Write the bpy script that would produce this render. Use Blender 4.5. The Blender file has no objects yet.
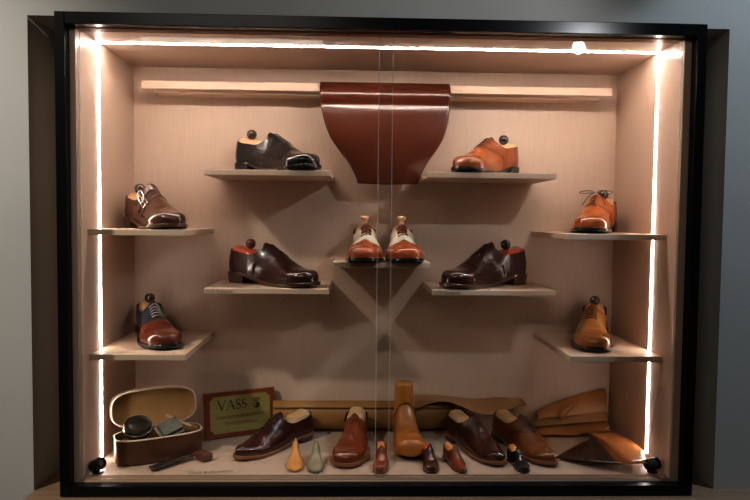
import bpy, bmesh, math, random
import numpy as np
from mathutils import Vector, Matrix
random.seed(7)
S = bpy.context.scene
COL = S.collection
PI = math.pi

# ------------------------------------------------------------------ helpers
def link(o, parent=None):
    COL.objects.link(o)
    if parent is not None:
        o.parent = parent
    return o

def tag(o, label=None, cat=None, group=None, kind=None):
    for k, v in (('label', label), ('category', cat), ('group', group), ('kind', kind)):
        if v:
            o[k] = v
    return o

def thing(name, label, cat, loc=(0, 0, 0), rz=0.0, group=None):
    o = bpy.data.objects.new(name, None)
    o.empty_display_size = 0.03
    link(o)
    o.location = loc
    o.rotation_euler = (0, 0, rz)
    return tag(o, label, cat, group)

def mesh_obj(name, verts, faces, mat, parent=None, smooth=False, cols=None, merge=0.0, sharp=None):
    me = bpy.data.meshes.new(name)
    me.from_pydata([tuple(v) for v in verts], [], faces)
    if cols is not None:
        at = me.color_attributes.new('Col', 'FLOAT_COLOR', 'POINT')
        at.data.foreach_set('color', [c for q in cols for c in (q[0], q[1], q[2], q[3] if len(q) > 3 else .3)])
    bm = bmesh.new()
    bm.from_mesh(me)
    if merge:
        bmesh.ops.remove_doubles(bm, verts=bm.verts, dist=merge)
    bmesh.ops.recalc_face_normals(bm, faces=bm.faces)
    for f in bm.faces:
        f.smooth = smooth
    bm.to_mesh(me)
    bm.free()
    if smooth and sharp:
        me.set_sharp_from_angle(angle=math.radians(sharp))
    me.materials.append(mat)
    return link(bpy.data.objects.new(name, me), parent)

def bm_obj(name, bm, mat, parent=None, smooth=False, sharp=None):
    bmesh.ops.recalc_face_normals(bm, faces=bm.faces)
    me = bpy.data.meshes.new(name)
    for f in bm.faces:
        f.smooth = smooth
    bm.to_mesh(me)
    bm.free()
    if smooth and sharp:
        me.set_sharp_from_angle(angle=math.radians(sharp))
    me.materials.append(mat)
    return link(bpy.data.objects.new(name, me), parent)

def add_box(bm, lo, hi, bev=0.0):
    r = bmesh.ops.create_cube(bm, size=1.0)
    vs = r['verts']
    for v in vs:
        v.co = Vector([(lo[k] + hi[k]) / 2 + v.co[k] * (hi[k] - lo[k]) for k in range(3)])
    if bev:
        es = list({e for v in vs for e in v.link_edges})
        bmesh.ops.bevel(bm, geom=es, offset=bev, segments=2, affect='EDGES', profile=0.5)

def box(name, lo, hi, mat, parent=None, bev=0.0):
    bm = bmesh.new()
    add_box(bm, lo, hi, bev)
    return bm_obj(name, bm, mat, parent)

def add_tube(bm, pts, rad, seg=8, cap=True):
    pts = [Vector(p) for p in pts]
    rings = []
    n = len(pts)
    prev = None
    for i, p in enumerate(pts):
        d = (pts[min(i + 1, n - 1)] - pts[max(i - 1, 0)]).normalized()
        a = prev if prev is not None else (Vector((0, 0, 1)) if abs(d.z) < .9 else Vector((1, 0, 0)))
        a = (a - d * a.dot(d)).normalized()
        prev = a
        b = d.cross(a)
        r = rad[i] if isinstance(rad, (list, tuple)) else rad
        rings.append([bm.verts.new(p + a * r * math.cos(2 * PI * k / seg) + b * r * math.sin(2 * PI * k / seg)) for k in range(seg)])
    for i in range(n - 1):
        for k in range(seg):
            bm.faces.new((rings[i][k], rings[i][(k + 1) % seg], rings[i + 1][(k + 1) % seg], rings[i + 1][k]))
    if cap:
        bm.faces.new(rings[0][::-1])
        bm.faces.new(rings[-1])

def add_lathe(bm, prof, mtx=None, seg=24):
    """prof: (radius, height) pairs around local Z"""
    rings = []
    for r, h in prof:
        if r < 1e-6:
            rings.append([bm.verts.new((0, 0, h))])
        else:
            rings.append([bm.verts.new((r * math.cos(2 * PI * k / seg), r * math.sin(2 * PI * k / seg), h)) for k in range(seg)])
    for a, b in zip(rings[:-1], rings[1:]):
        for k in range(seg):
            q = [a[k % len(a)], a[(k + 1) % len(a)], b[(k + 1) % len(b)], b[k % len(b)]]
            u = []
            for v in q:
                if v not in u:
                    u.append(v)
            if len(u) > 2:
                bm.faces.new(u)
    for e in (rings[0], rings[-1]):
        if len(e) > 2:
            bm.faces.new(e)
    if mtx is not None:
        vs = [v for r in rings for v in r]
        bmesh.ops.transform(bm, matrix=mtx, verts=vs)

def pchip(xs, ys):
    xs, ys = np.array(xs, float), np.array(ys, float)
    h = np.diff(xs); d = np.diff(ys) / h
    m = np.zeros_like(ys)
    for i in range(1, len(xs) - 1):
        if d[i - 1] * d[i] > 0:
            m[i] = 2 * d[i - 1] * d[i] / (d[i - 1] + d[i])
    m[0], m[-1] = d[0], d[-1]
    def f(x):
        x = min(max(x, xs[0]), xs[-1])
        i = int(min(max(np.searchsorted(xs, x) - 1, 0), len(h) - 1))
        t = (x - xs[i]) / h[i]
        return float((2*t**3 - 3*t*t + 1) * ys[i] + (t**3 - 2*t*t + t) * h[i] * m[i] + (-2*t**3 + 3*t*t) * ys[i+1] + (t**3 - t*t) * h[i] * m[i+1])
    return f

def sstep(a, b, x):
    t = min(max((x - a) / (b - a), 0.0), 1.0)
    return t * t * (3 - 2 * t)

def mix(a, b, t):
    return tuple(a[k] * (1 - t) + b[k] * t for k in range(3))

# ------------------------------------------------------------------ materials
def principled(name, col, rough=.5, metal=0.0, coat=0.0, spec=None, emit=None, estr=0.0):
    m = bpy.data.materials.new(name)
    m.use_nodes = True
    b = m.node_tree.nodes['Principled BSDF']
    b.inputs['Base Color'].default_value = (*col, 1)
    b.inputs['Roughness'].default_value = rough
    b.inputs['Metallic'].default_value = metal
    b.inputs['Coat Weight'].default_value = coat
    b.inputs['Coat Roughness'].default_value = .08
    if spec is not None:
        b.inputs['Specular IOR Level'].default_value = spec
    if emit:
        b.inputs['Emission Color'].default_value = (*emit, 1)
        b.inputs['Emission Strength'].default_value = estr
    return m

def noise_mat(name, c1, c2, scale=(1, 1, 1), nscale=8.0, detail=4.0, rough=.5, bump=0.0, coat=0.0, attr=False, lo=.35, hi=.65, spec=None, dist=0.0):
    m = principled(name, c1, rough, coat=coat, spec=spec)
    nt = m.node_tree
    N, L = nt.nodes, nt.links
    b = N['Principled BSDF']
    tc = N.new('ShaderNodeTexCoord')
    mp = N.new('ShaderNodeMapping')
    mp.inputs['Scale'].default_value = scale
    nz = N.new('ShaderNodeTexNoise')
    nz.inputs['Scale'].default_value = nscale
    nz.inputs['Detail'].default_value = detail
    nz.inputs['Distortion'].default_value = dist
    L.new(tc.outputs['Object'], mp.inputs['Vector'])
    L.new(mp.outputs['Vector'], nz.inputs['Vector'])
    r = N.new('ShaderNodeValToRGB')
    r.color_ramp.elements[0].position = lo
    r.color_ramp.elements[1].position = hi
    r.color_ramp.elements[0].color = (*c1, 1)
    r.color_ramp.elements[1].color = (*c2, 1)
    L.new(nz.outputs['Fac'], r.inputs['Fac'])
    if attr:
        at = N.new('ShaderNodeAttribute')
        at.attribute_name = 'Col'
        mx = N.new('ShaderNodeMix')
        mx.data_type = 'RGBA'
        mx.blend_type = 'MULTIPLY'
        mx.inputs['Factor'].default_value = 1.0
        L.new(at.outputs['Color'], mx.inputs['A'])
        L.new(r.outputs['Color'], mx.inputs['B'])
        L.new(mx.outputs['Result'], b.inputs['Base Color'])
        for sock, lo_, hi_ in (('Roughness', rough + .13, rough - .08), ('Coat Weight', coat * .12, coat)):
            mr = N.new('ShaderNodeMapRange')
            mr.inputs['To Min'].default_value = lo_
            mr.inputs['To Max'].default_value = hi_
            L.new(at.outputs['Alpha'], mr.inputs['Value'])
            L.new(mr.outputs['Result'], b.inputs[sock])
    else:
        L.new(r.outputs['Color'], b.inputs['Base Color'])
    if bump:
        bp = N.new('ShaderNodeBump')
        bp.inputs['Strength'].default_value = bump
        bp.inputs['Distance'].default_value = .002
        L.new(nz.outputs['Fac'], bp.inputs['Height'])
        L.new(bp.outputs['Normal'], b.inputs['Normal'])
    return m

def wood_panel(name, c1, c2, grain, rough=.5, blotch=2.0):
    """fine straight grain (stretched noise) over a slow blotchy tone"""
    m = principled(name, c1, rough)
    nt = m.node_tree
    N, L = nt.nodes, nt.links
    b = N['Principled BSDF']
    tc = N.new('ShaderNodeTexCoord')
    outs = []
    for sc, ns in ((grain, 1.0), ((1, 1, 1), blotch)):
        mp = N.new('ShaderNodeMapping'); mp.inputs['Scale'].default_value = sc
        nz = N.new('ShaderNodeTexNoise'); nz.inputs['Scale'].default_value = ns; nz.inputs['Detail'].default_value = 5
        L.new(tc.outputs['Object'], mp.inputs['Vector']); L.new(mp.outputs['Vector'], nz.inputs['Vector'])
        outs.append(nz.outputs['Fac'])
    ad = N.new('ShaderNodeMath'); ad.operation = 'MULTIPLY_ADD'; ad.inputs[1].default_value = .6
    ml = N.new('ShaderNodeMath'); ml.operation = 'MULTIPLY'; ml.inputs[1].default_value = .4
    L.new(outs[0], ad.inputs[0]); L.new(outs[1], ml.inputs[0]); L.new(ml.outputs[0], ad.inputs[2])
    r = N.new('ShaderNodeValToRGB')
    r.color_ramp.elements[0].position = .36; r.color_ramp.elements[1].position = .64
    r.color_ramp.elements[0].color = (*c2, 1); r.color_ramp.elements[1].color = (*c1, 1)
    L.new(ad.outputs[0], r.inputs['Fac']); L.new(r.outputs['Color'], b.inputs['Base Color'])
    return m

def emission(name, col, strength):
    m = bpy.data.materials.new(name)
    m.use_nodes = True
    nt = m.node_tree
    nt.nodes.clear()
    e = nt.nodes.new('ShaderNodeEmission')
    e.inputs['Color'].default_value = (*col, 1)
    e.inputs['Strength'].default_value = strength
    o = nt.nodes.new('ShaderNodeOutputMaterial')
    nt.links.new(e.outputs[0], o.inputs[0])
    return m

def glass_mat(name):
    """thin clear sheet: transparent, with a Schlick mirror reflection"""
    m = bpy.data.materials.new(name)
    m.use_nodes = True
    nt = m.node_tree
    N, L = nt.nodes, nt.links
    N.clear()
    lw = N.new('ShaderNodeLayerWeight'); lw.inputs['Blend'].default_value = .5
    p = N.new('ShaderNodeMath'); p.operation = 'POWER'; p.inputs[1].default_value = 5
    L.new(lw.outputs['Facing'], p.inputs[0])
    k = N.new('ShaderNodeMath'); k.operation = 'MULTIPLY_ADD'; k.inputs[1].default_value = .9; k.inputs[2].default_value = .035
    L.new(p.outputs[0], k.inputs[0])
    t = N.new('ShaderNodeBsdfTransparent'); t.inputs['Color'].default_value = (.985, .99, .985, 1)
    g = N.new('ShaderNodeBsdfGlossy'); g.inputs['Roughness'].default_value = 0.0
    mx = N.new('ShaderNodeMixShader')
    L.new(k.outputs[0], mx.inputs[0]); L.new(t.outputs[0], mx.inputs[1]); L.new(g.outputs[0], mx.inputs[2])
    o = N.new('ShaderNodeOutputMaterial')
    L.new(mx.outputs[0], o.inputs[0])
    return m

def edge_mat(name, alpha=.35):
    m = principled(name, (.85, .9, .87), .2)
    m.node_tree.nodes['Principled BSDF'].inputs['Alpha'].default_value = alpha
    return m

M = {}
M['panel'] = wood_panel('pale maple panel', (.54, .40, .312), (.49, .36, .278), (240, 240, 9), .48)
M['sidepanel'] = wood_panel('pale maple side', (.54, .40, .312), (.49, .36, .278), (240, 240, 9), .42)
M['base'] = wood_panel('pale maple base', (.52, .385, .295), (.46, .34, .26), (5, 140, 140), .42)
M['shelf'] = wood_panel('maple shelf board', (.62, .465, .35), (.57, .425, .315), (5, 140, 140), .45)
M['rail'] = wood_panel('maple rail', (.70, .52, .39), (.60, .44, .33), (5, 160, 160), .45)
M['frame'] = principled('black lacquered frame', (.004, .0045, .006), .25, spec=.22)
M['led'] = emission('side light strip glow', (1.0, .85, .755), 40.0)
M['ledtop'] = emission('top light strip glow', (1.0, .85, .755), 128.0)
M['glass'] = glass_mat('clear glass')
M['edge'] = edge_mat('glass edge', .22)
M['track'] = principled('bronze sliding track', (.42, .30, .22), .35, metal=.3)
M['plaster'] = noise_mat('grey plaster', (.34, .34, .325), (.37, .37, .355), nscale=3, rough=.9, bump=.05)
M['ledge'] = wood_panel('brown wood ledge', (.26, .17, .11), (.17, .105, .065), (3, 60, 60), .5)
M['floor'] = wood_panel('brown wood floor', (.20, .13, .085), (.13, .08, .05), (3, 40, 40), .5)
M['leather'] = noise_mat('polished leather', (.86, .86, .86), (1.06, 1.04, 1.02), nscale=26, rough=.20, coat=.7, attr=True, bump=.02, spec=.45)
M['calf'] = noise_mat('waxed calf leather', (.86, .86, .86), (1.06, 1.04, 1.02), nscale=22, rough=.3, coat=.45, attr=True, bump=.04)
M['blacksole'] = principled('black sole leather', (.012, .010, .010), .22, coat=.5)
M['brownsole'] = principled('dark brown sole leather', (.06, .027, .015), .28, coat=.4)
M['tansole'] = principled('natural welt leather', (.22, .095, .04), .42)
M['treewood'] = noise_mat('cedar shoe tree wood', (.80, .47, .27), (.70, .37, .19), scale=(4, 30, 30), nscale=3, rough=.38)
M['redtree'] = noise_mat('red varnished tree wood', (.42, .075, .03), (.32, .05, .022), scale=(4, 30, 30), nscale=3, rough=.22, coat=.4)
M['paletree'] = noise_mat('pale last wood', (.58, .36, .18), (.46, .27, .13), scale=(4, 30, 30), nscale=3, rough=.45)
M['tannedtree'] = noise_mat('orange last wood', (.62, .25, .07), (.48, .18, .05), scale=(4, 30, 30), nscale=3, rough=.4)
M['blackknob'] = principled('dark lacquered knob', (.022, .012, .010), .12, coat=.8)
M['redknob'] = principled('dark red knob', (.10, .018, .012), .14, coat=.8)
M['paleknob'] = principled('pale turned knob', (.74, .47, .28), .4)
M['lacedark'] = principled('dark waxed lace', (.018, .011, .009), .5)
M['lacebrown'] = principled('brown waxed lace', (.12, .035, .015), .5)
M['lacewhite'] = principled('pale lace thread', (.55, .52, .48), .6)
M['silver'] = principled('silver buckle', (.85, .83, .80), .18, metal=1.0)

# ------------------------------------------------------------------ the room
def struct(name, verts_boxes, mat):
    bm = bmesh.new()
    for lo, hi in verts_boxes:
        add_box(bm, lo, hi)
    return tag(bm_obj(name, bm, mat), kind='structure')

FLOOR_Z, CEIL_Z = -.72, 2.15
XL, XR, YR = -2.3, 2.6, -4.2
YW = .045
NX, NZ0, NZ1, ND = .885, -.002, 1.197, .70
struct('floor', [((XL, YR, FLOOR_Z - .05), (XR, ND, FLOOR_Z))], M['floor'])
struct('ceiling', [((XL, YR, CEIL_Z), (XR, ND, CEIL_Z + .05))], M['plaster'])
struct('wall_left', [((XL - .05, YR, FLOOR_Z), (XL, ND, CEIL_Z))], M['plaster'])
struct('wall_right', [((XR, YR, FLOOR_Z), (XR + .05, ND, CEIL_Z))], M['plaster'])
struct('wall_rear', [((XL, YR - .05, FLOOR_Z), (XR, YR, CEIL_Z))], M['plaster'])
# wall carrying the recess: piers, lintel, parapet and the back of the recess in one shell
struct('wall_front', [((XL, YW, FLOOR_Z), (-NX, ND, CEIL_Z)), ((NX, YW, FLOOR_Z), (XR, ND, CEIL_Z)),
                      ((-NX, YW, NZ1), (NX, ND, CEIL_Z)), ((-NX, YW, FLOOR_Z), (NX, ND, NZ0 - .03)),
                      ((-NX, .55, NZ0 - .03), (NX, ND, NZ1)),
                      ((-NX, .20, NZ0 - .03), (-.79, .55, NZ1)), ((.79, .30, NZ0 - .03), (NX, .55, NZ1))], M['plaster'])
bm = bmesh.new()
add_box(bm, (-NX, -.06, NZ0 - .03), (NX, .55, NZ0))
add_box(bm, (NX, -.06, NZ0 - .03), (1.6, YW, NZ0))
tag(bm_obj('trim_1', bm, M['ledge']), kind='structure')

# ------------------------------------------------------------------ display case
F0 = .0284           # inside floor height
XI, D = .7623, .459  # inside half width, inside depth
ZT = 1.167           # inside top
H = 1.1955
case = thing('display_case', 'large built-in shoe display case with black frame and pale wood lining', 'display case')
bm = bmesh.new()
for lo, hi in (((-.80, 0, 0), (-.776, .03, H)), ((.780, 0, 0), (.804, .03, H)),
               ((-.776, 0, 0), (.780, .03, .026)), ((-.776, 0, H - .030), (.780, .03, H))):
    add_box(bm, lo, hi, .0015)
fr = bm_obj('frame', bm, M['frame'], case)
fr['label'] = 'glossy black outer frame'
box('back_panel', (-.78, D, .012), (.78, D + .016, 1.185), M['panel'], case)
box('side_panel', (-.785, .03, .012), (-XI, D, 1.185), M['sidepanel'], case)
box('side_panel', (XI, .03, .012), (.785, D, 1.185), M['sidepanel'], case)
box('top_panel', (-XI, .03, ZT), (XI, D, 1.185), M['panel'], case)
box('base_panel', (-XI, .03, .012), (XI, D, F0), M['base'], case)
for z0, z1 in ((F0, F0 + .004), (ZT - .004, ZT)):
    bm = bmesh.new()
    for y in (.034, .0465, .059):
        add_box(bm, (-XI, y - .0018, z0), (XI, y + .0018, z1))
    bm_obj('sliding_track', bm, M['track'], case)
YS = .176
for nm, lo, hi in (('l', (-XI, YS - .0042, F0), (-XI + .0019, YS + .0042, ZT)),
                   ('r', (XI - .0019, YS - .0042, F0), (XI, YS + .0036, ZT)),
                   ('t', (-XI, YS - .0040, ZT - .0012), (XI, YS + .0042, ZT))):
    o = box('led_strip', lo, hi, M['ledtop' if nm == 't' else 'led'], case)
    o['label'] = 'glowing white light strip'
for x0, x1, y in ((-.774, .0238, .0530), (-.0117, XI - .001, .0400)):
    x0 = max(x0, -XI + .001)
    g = box('glass_pane', (x0, y - .002, F0 + .0045), (x1, y + .002, ZT - .0045), M['glass'], case)
    for xe in (x0, x1):
        box('pane_edge', (xe - .0009, y - .0024, F0 + .005), (xe + .0009, y + .0024, ZT - .005), M['edge'], g)

# lettering
M['ink'] = principled('dark print', (.03, .022, .018), .6)
def text_mesh(txt, size):
    c = bpy.data.curves.new('text', 'FONT')
    c.body = txt
    c.size = size
    c.align_x = 'CENTER'
    c.align_y = 'CENTER'
    c.resolution_u = 3
    o = bpy.data.objects.new('text', c)
    COL.objects.link(o)
    bpy.context.view_layer.update()
    me = bpy.data.meshes.new_from_object(o.evaluated_get(bpy.context.evaluated_depsgraph_get()))
    bpy.data.objects.remove(o)
    return me
def text_obj(name, txt, size, mat, parent, mtx):
    me = text_mesh(txt, size)
    me.materials.clear()
    me.materials.append(mat)
    o = link(bpy.data.objects.new(name, me), parent)
    o.matrix_local = mtx
    return o
FACE = Matrix.Rotation(PI / 2, 4, 'X')   # text plane faced to -Y

def shelf(x0, x1, y0, ztop, lab=None):
    o = box('shelf', (x0, y0, ztop - .0155), (x1, D, ztop), M['shelf'], case, .0012)
    if lab:
        text_obj('shelf_label', 'VASS Budapest', .0125, M['ink'], o, Matrix.Translation((x0 + .042, y0 - .0006, ztop - .0085)) @ FACE)
    return o
Z_HI, Z_MID, Z_LO, Z_CORNER_HI, Z_CORNER_LO = .835, .580, .504, .668, .340
YF = .209
shelf(-.490, -.137, YF, Z_HI)
shelf(.133, .499, YF, Z_HI)
shelf(-.130, .144, YF, Z_MID, True)
shelf(-.489, -.140, YF, Z_LO, True)
shelf(.150, .502, YF, Z_LO, True)
shelf(-XI, -.512, .095, Z_CORNER_HI)
shelf(.495, XI, .095, Z_CORNER_HI)
shelf(-XI, -.512, .095, Z_CORNER_LO)
shelf(.510, XI, .095, Z_CORNER_LO)
for x, dx in ((-.289, -.012), (-.140, -.006), (.142, .006), (.293, .012)):
    bm = bmesh.new()
    add_tube(bm, [(x, D + .002, .446), (x, D - .012, .444), (x + dx, D - .03, .432)], .0022, 8)
    bm_obj('shelf_peg', bm, M['track'], case, True)
# hanging rail with its cleat
rl = box('hanging_rail', (-.711, .375, 1.0845), (.713, .395, 1.1085), M['rail'], case, .0015)
box('rail_cleat', (-.68, .395, 1.076), (.68, D, 1.0905), M['rail'], rl)

# ------------------------------------------------------------------ shoes
BASEW = pchip([0, .12, .3, .42, .55, .68, .75, .85, 1.0], [.0335, .0375, .0375, .041, .0475, .0520, .0520, .0490, .043])
BASEW_PT = pchip([0, .12, .3, .42, .55, .66, .74, .85, .93, 1.0], [.0325, .0365, .0365, .040, .0465, .0500, .0475, .0370, .027, .020])
HR = pchip([0, .35, .42, .46, .53, .61, .685, .745, .81, .89, 1.0], [.132, .128, .111, .1005, .089, .0755, .0610, .0490, .0400, .0345, .032])
HR_PT = pchip([0, .34, .41, .45, .52, .60, .68, .745, .81, .89, 1.0], [.132, .128, .110, .0995, .085, .069, .055, .0445, .0375, .032, .028])
ZC = pchip([0, .06, .15, .25, .33, .385, .43, .46, .48], [.067, .065, .059, .056, .060, .071, .088, .1035, .12])
NN = pchip([0, .3, .4, .5, .65, .78, .9, 1.0], [3.0, 2.5, 1.9, 1.7, 1.95, 2.8, 3.5, 3.5])
NN_PT = pchip([0, .3, .4, .5, .65, .78, .9, 1.0], [3.0, 2.5, 1.9, 1.65, 1.75, 2.0, 2.3, 2.3])

class Foot:
    def __init__(s, L=.31, side=1, pointed=False, heel=.028, spring=.010, hs=1.0, closed=False):
        s.L, s.k, s.side, s.pt, s.heel, s.spring, s.hs, s.closed = L, L / .31, side, pointed, heel, spring, hs, closed
        s.zb = pchip([0, .22, .32, .44, .58, .74, 1.0], [heel, heel * .96, heel * .62, heel * .18, 0.0, .0006, spring])
    def w(s, x):
        b = (BASEW_PT if s.pt else BASEW)(x)
        if x < .085:
            b *= max(0, 1 - ((.085 - x) / .085) ** 2.2) ** (1 / 2.2)
        x1 = .90 if s.pt else .775
        if x > x1:
            e = 2.1 if s.pt else 2.5
            b *= max(0, 1 - ((x - x1) / (1 - x1)) ** e) ** (1 / (2.0 if s.pt else 2.3))
        return b * s.k
    def c(s, x):
        return s.side * s.k * (.006 * math.sin(PI * min(max((x - .3) / .5, 0), 1)) - .004 * sstep(.7, 1, x) + .002)
    def h(s, x):
        b = (HR_PT if s.pt else HR)(x)
        x1, e = (.93, 2.2) if s.pt else (.905, 2.5)
        if x > x1:
            b *= max(1e-4, 1 - ((x - x1) / (1 - x1)) ** e) ** (1 / e)
        return max(b, .0005) * s.k * s.hs
    def zc(s, x):
        return min(ZC(x) * s.k * s.hs, s.h(x)) if (x < .48 and not s.closed) else s.h(x)
    def n(s, x):
        return (NN_PT if s.pt else NN)(x)
    def z0(s, x):
        return s.zb(x) * s.k + .0085 * s.k
    def section(s, x, z):
        """half width of the upper at height z over the feather line"""
        n = s.n(x); hh = s.h(x)
        q = min(max(z / hh, 0), 1)
        return s.w(x) * (1 - q ** n) ** (1 / n)
    def top(s, x, y):
        """height of the closed upper over lateral offset y"""
        n = s.n(x)
        q = min(abs(y) / max(s.w(x), 1e-5), 1)
        return s.h(x) * (1 - q ** n) ** (1 / n)
    def stations(s, a=0.0, b=1.0, n=90):
        out = []
        for i in range(n + 1):
            t = i / n
            out.append(a + (b - a) * (.5 - .5 * math.cos(PI * t)) * .75 + (b - a) * t * .25)
        return out

def upper_mesh(ft, colour, thick, nt=24, ns=96, bulge=True):
    st = ft.stations(0, 1, ns)
    V, Cc, Fc = [], [], []
    for x in st:
        w, hh, n, zc, c = ft.w(x), ft.h(x), ft.n(x), ft.zc(x), ft.c(x)
        pe = math.asin(min(1, (zc / hh)) ** (n / 2))
        for sd in (-1, 1):
            for i in range(nt + 1):
                p = pe * i / nt
                y = w * math.cos(p) ** (2 / n) if p < PI / 2 - 1e-9 else 0.0
                z = hh * math.sin(p) ** (2 / n)
                if i == nt and zc >= hh * .9999:
                    y, z = 0.0, hh
                q = z / (.045 * ft.k)
                y *= .955 + .045 * min(1, q * 3)
                xx = x * ft.L
                if x < .16 and not ft.closed:   # rounded heel counter
                    xx += (.010 * max(0, (z / (.066 * ft.k)) - .35) - .0035 * math.sin(PI * min(1, max(0, z / (.066 * ft.k))))) * ft.k * (1 - x / .16)
                hn = z / hh
                t = thick(x, hn, z / ft.k, sd, abs(y) / ft.k) * ft.k
                l = math.hypot(y, z) + 1e-6
                y2, z2 = y + t * y / l, z + t * z / l * min(1, z / (.006 * ft.k))
                V.append((xx, c + sd * y2, ft.z0(x) + z2))
                col = colour(x, hn, z / ft.k, sd, abs(y) / ft.k)
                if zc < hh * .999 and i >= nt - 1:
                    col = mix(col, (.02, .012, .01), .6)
                gl = .22 + .78 * max(sstep(.66, .90, x), .5 * (1 - sstep(.08, .2, x)), .75 * (1 - sstep(.05, .4, hn)) * (x > .3))
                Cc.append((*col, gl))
    row = 2 * (nt + 1)
    for j in range(len(st) - 1):
        for o in (0, nt + 1):
            for i in range(nt):
                a = j * row + o + i
                Fc.append((a, a + 1, a + row + 1, a + row))
    return V, Fc, Cc

def sole_mesh(ft, welt=.0045, th=.0085, a=0.0, b=1.0, ns=60):
    st = ft.stations(a, b, ns)
    V, Fc = [], []
    for x in st:
        w = ft.w(x)
        e = welt * ft.k
        # widen by the welt in the plane
        xx = x * ft.L
        if x < .06: xx -= e * .8 * (1 - x / .06)
        if x > .9: xx += e * (x - .9) / .1
        ww = w + e * (.35 if .22 < x < .45 else 1.0) * min(1, w / (.02 * ft.k) + .15)
        zb = ft.zb(x) * ft.k
        zt = zb + th * ft.k + .0012 * ft.k
        c = ft.c(x)
        for yy, z in ((-ww * .97, zb), (-ww, zb + .002 * ft.k), (-ww, zt - .001 * ft.k), (-ww + .0012 * ft.k, zt), (ww - .0012 * ft.k, zt), (ww, zt - .001 * ft.k), (ww, zb + .002 * ft.k), (ww * .97, zb)):
            V.append((xx, c + yy, z))
    for j in range(len(st) - 1):
        for i in range(8):
            a0 = j * 8 + i; a1 = j * 8 + (i + 1) % 8
            Fc.append((a0, a1, a1 + 8, a0 + 8))
    Fc.append(tuple(range(8)))
    Fc.append(tuple(range((len(st) - 1) * 8, len(st) * 8))[::-1])
    return V, Fc

def heel_mesh(ft, welt=.0045, ns=26):
    st = [i / ns * .245 for i in range(ns + 1)]
    V, Fc = [], []
    for x in st:
        w = ft.w(x) + welt * ft.k * min(1, ft.w(x) / (.02 * ft.k) + .15)
        xx = x * ft.L - (welt * ft.k * .8 * (1 - x / .06) if x < .06 else 0)
        zt = ft.zb(x) * ft.k + .0005
        c = ft.c(x)
        for f, z in ((.95, 0.0), (.96, .4 * zt), (.985, zt * .62), (1.0, zt)):
            V.append((xx + (1 - f) * .05 * ft.k * (1 - x / .13), c - w * f, z))
        for f, z in ((1.0, zt), (.985, zt * .62), (.96, .4 * zt), (.95, 0.0)):
            V.append((xx + (1 - f) * .05 * ft.k * (1 - x / .13), c + w * f, z))
    for j in range(ns):
        for i in range(8):
            a0 = j * 8 + i; a1 = j * 8 + (i + 1) % 8
            Fc.append((a0, a1, a1 + 8, a0 + 8))
    Fc.append(tuple(range(8)))
    Fc.append(tuple(range(ns * 8, ns * 8 + 8))[::-1])
    return V, Fc

def tree_mesh(ft, bump=.012, ns=40, nv=14, x0=.03, x1=.43):
    V, Fc = [], []
    for j in range(ns + 1):
        x = x0 + (x1 - x0) * (.5 - .5 * math.cos(PI * j / ns))
        zc = ft.zc(x)
        yc = max(ft.section(x, zc) * .955 - .0025 * ft.k, .0004)
        b = bump * (sstep(x0, x0 + .05, x) * (1 - .45 * sstep(.25, .27, x) - .55 * sstep(.33, .38, x))) - .004 * sstep(.33, .40, x)
        lo = zc - .024 * ft.k
        for i in range(nv + 1):
            u = -1 + 2 * i / nv
            uu = math.sin(u * PI / 2)
            z = lo + (.024 * ft.k + b * ft.k) * max(0, 1 - abs(uu) ** 3.4) ** (1 / 2.6)
            V.append((x * ft.L, ft.c(x) + yc * uu, ft.z0(x) + z))
    for j in range(ns):
        for i in range(nv):
            a = j * (nv + 1) + i
            Fc.append((a, a + 1, a + nv + 2, a + nv + 1))
    return V, Fc

KNOB_BALL = [(0, -.004), (.0048, -.004), (.0048, .003), (.0075, .0045), (.0118, .009), (.0137, .0155), (.0122, .0222), (.0085, .0264), (.0040, .0283), (0, .0286)]
KNOB_SPOOL = [(0, 0), (.0075, 0), (.0065, .012), (.006, .020), (.009, .0245), (.0115, .027), (.0115, .0315), (.0095, .0335), (0, .034)]

def lace_bars(ft, xs, half, r=.0012, cross=False):
    bm = bmesh.new()
    for q, x in enumerate(xs):
        pts = []
        for i in range(9):
            u = -1 + i / 4
            xo = x + (.010 * u if cross else 0) * (1 if q % 2 else -1)
            y = u * half * ft.k
            pts.append((xo * ft.L, ft.c(xo) + y, ft.z0(xo) + ft.top(xo, y) + (.0034 - .0022 * u * u) * ft.k))
        add_tube(bm, pts, r * ft.k, 6)
    return bm

def tongue_mesh(ft, x0=.40, x1=.49, half=.019, rise=.010):
    V, Fc = [], []
    n, m = 10, 10
    for j in range(n + 1):
        t = j / n
        x = x0 + (x1 - x0) * t
        xe = max(x, .455)
        zr = ft.h(xe) + (.455 - min(x, .455)) / .085 * rise * .7 * ft.k * (1 - .35 * (1 - t))
        for i in range(m + 1):
            u = -1 + 2 * i / m
            y = u * half * ft.k * (1 - .35 * (1 - t) ** 3)
            z = zr - (ft.h(xe) - ft.top(xe, y)) - .0015 * ft.k - .004 * ft.k * sstep(.5, 1, t)
            V.append((x * ft.L, ft.c(x) + y, ft.z0(x) + z - .003 * (1 - t) ** 3 * u * u))
    top = len(V)
    V += [(v[0] - .0012, v[1], v[2] - .0022 * ft.k) for v in V]
    for j in range(n):
        for i in range(m):
            a = j * (m + 1) + i
            Fc += [(a, a + 1, a + m + 2, a + m + 1), (top + a, top + a + m + 1, top + a + m + 2, top + a + 1)]
    for j in range(n):
        for i in (0, m):
            a = j * (m + 1) + i
            Fc.append((a, a + m + 1, top + a + m + 1, top + a))
    for i in range(m):
        for j in (0, n):
            a = j * (m + 1) + i
            Fc.append((a, a + 1, top + a + 1, top + a))
    return V, Fc

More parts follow.
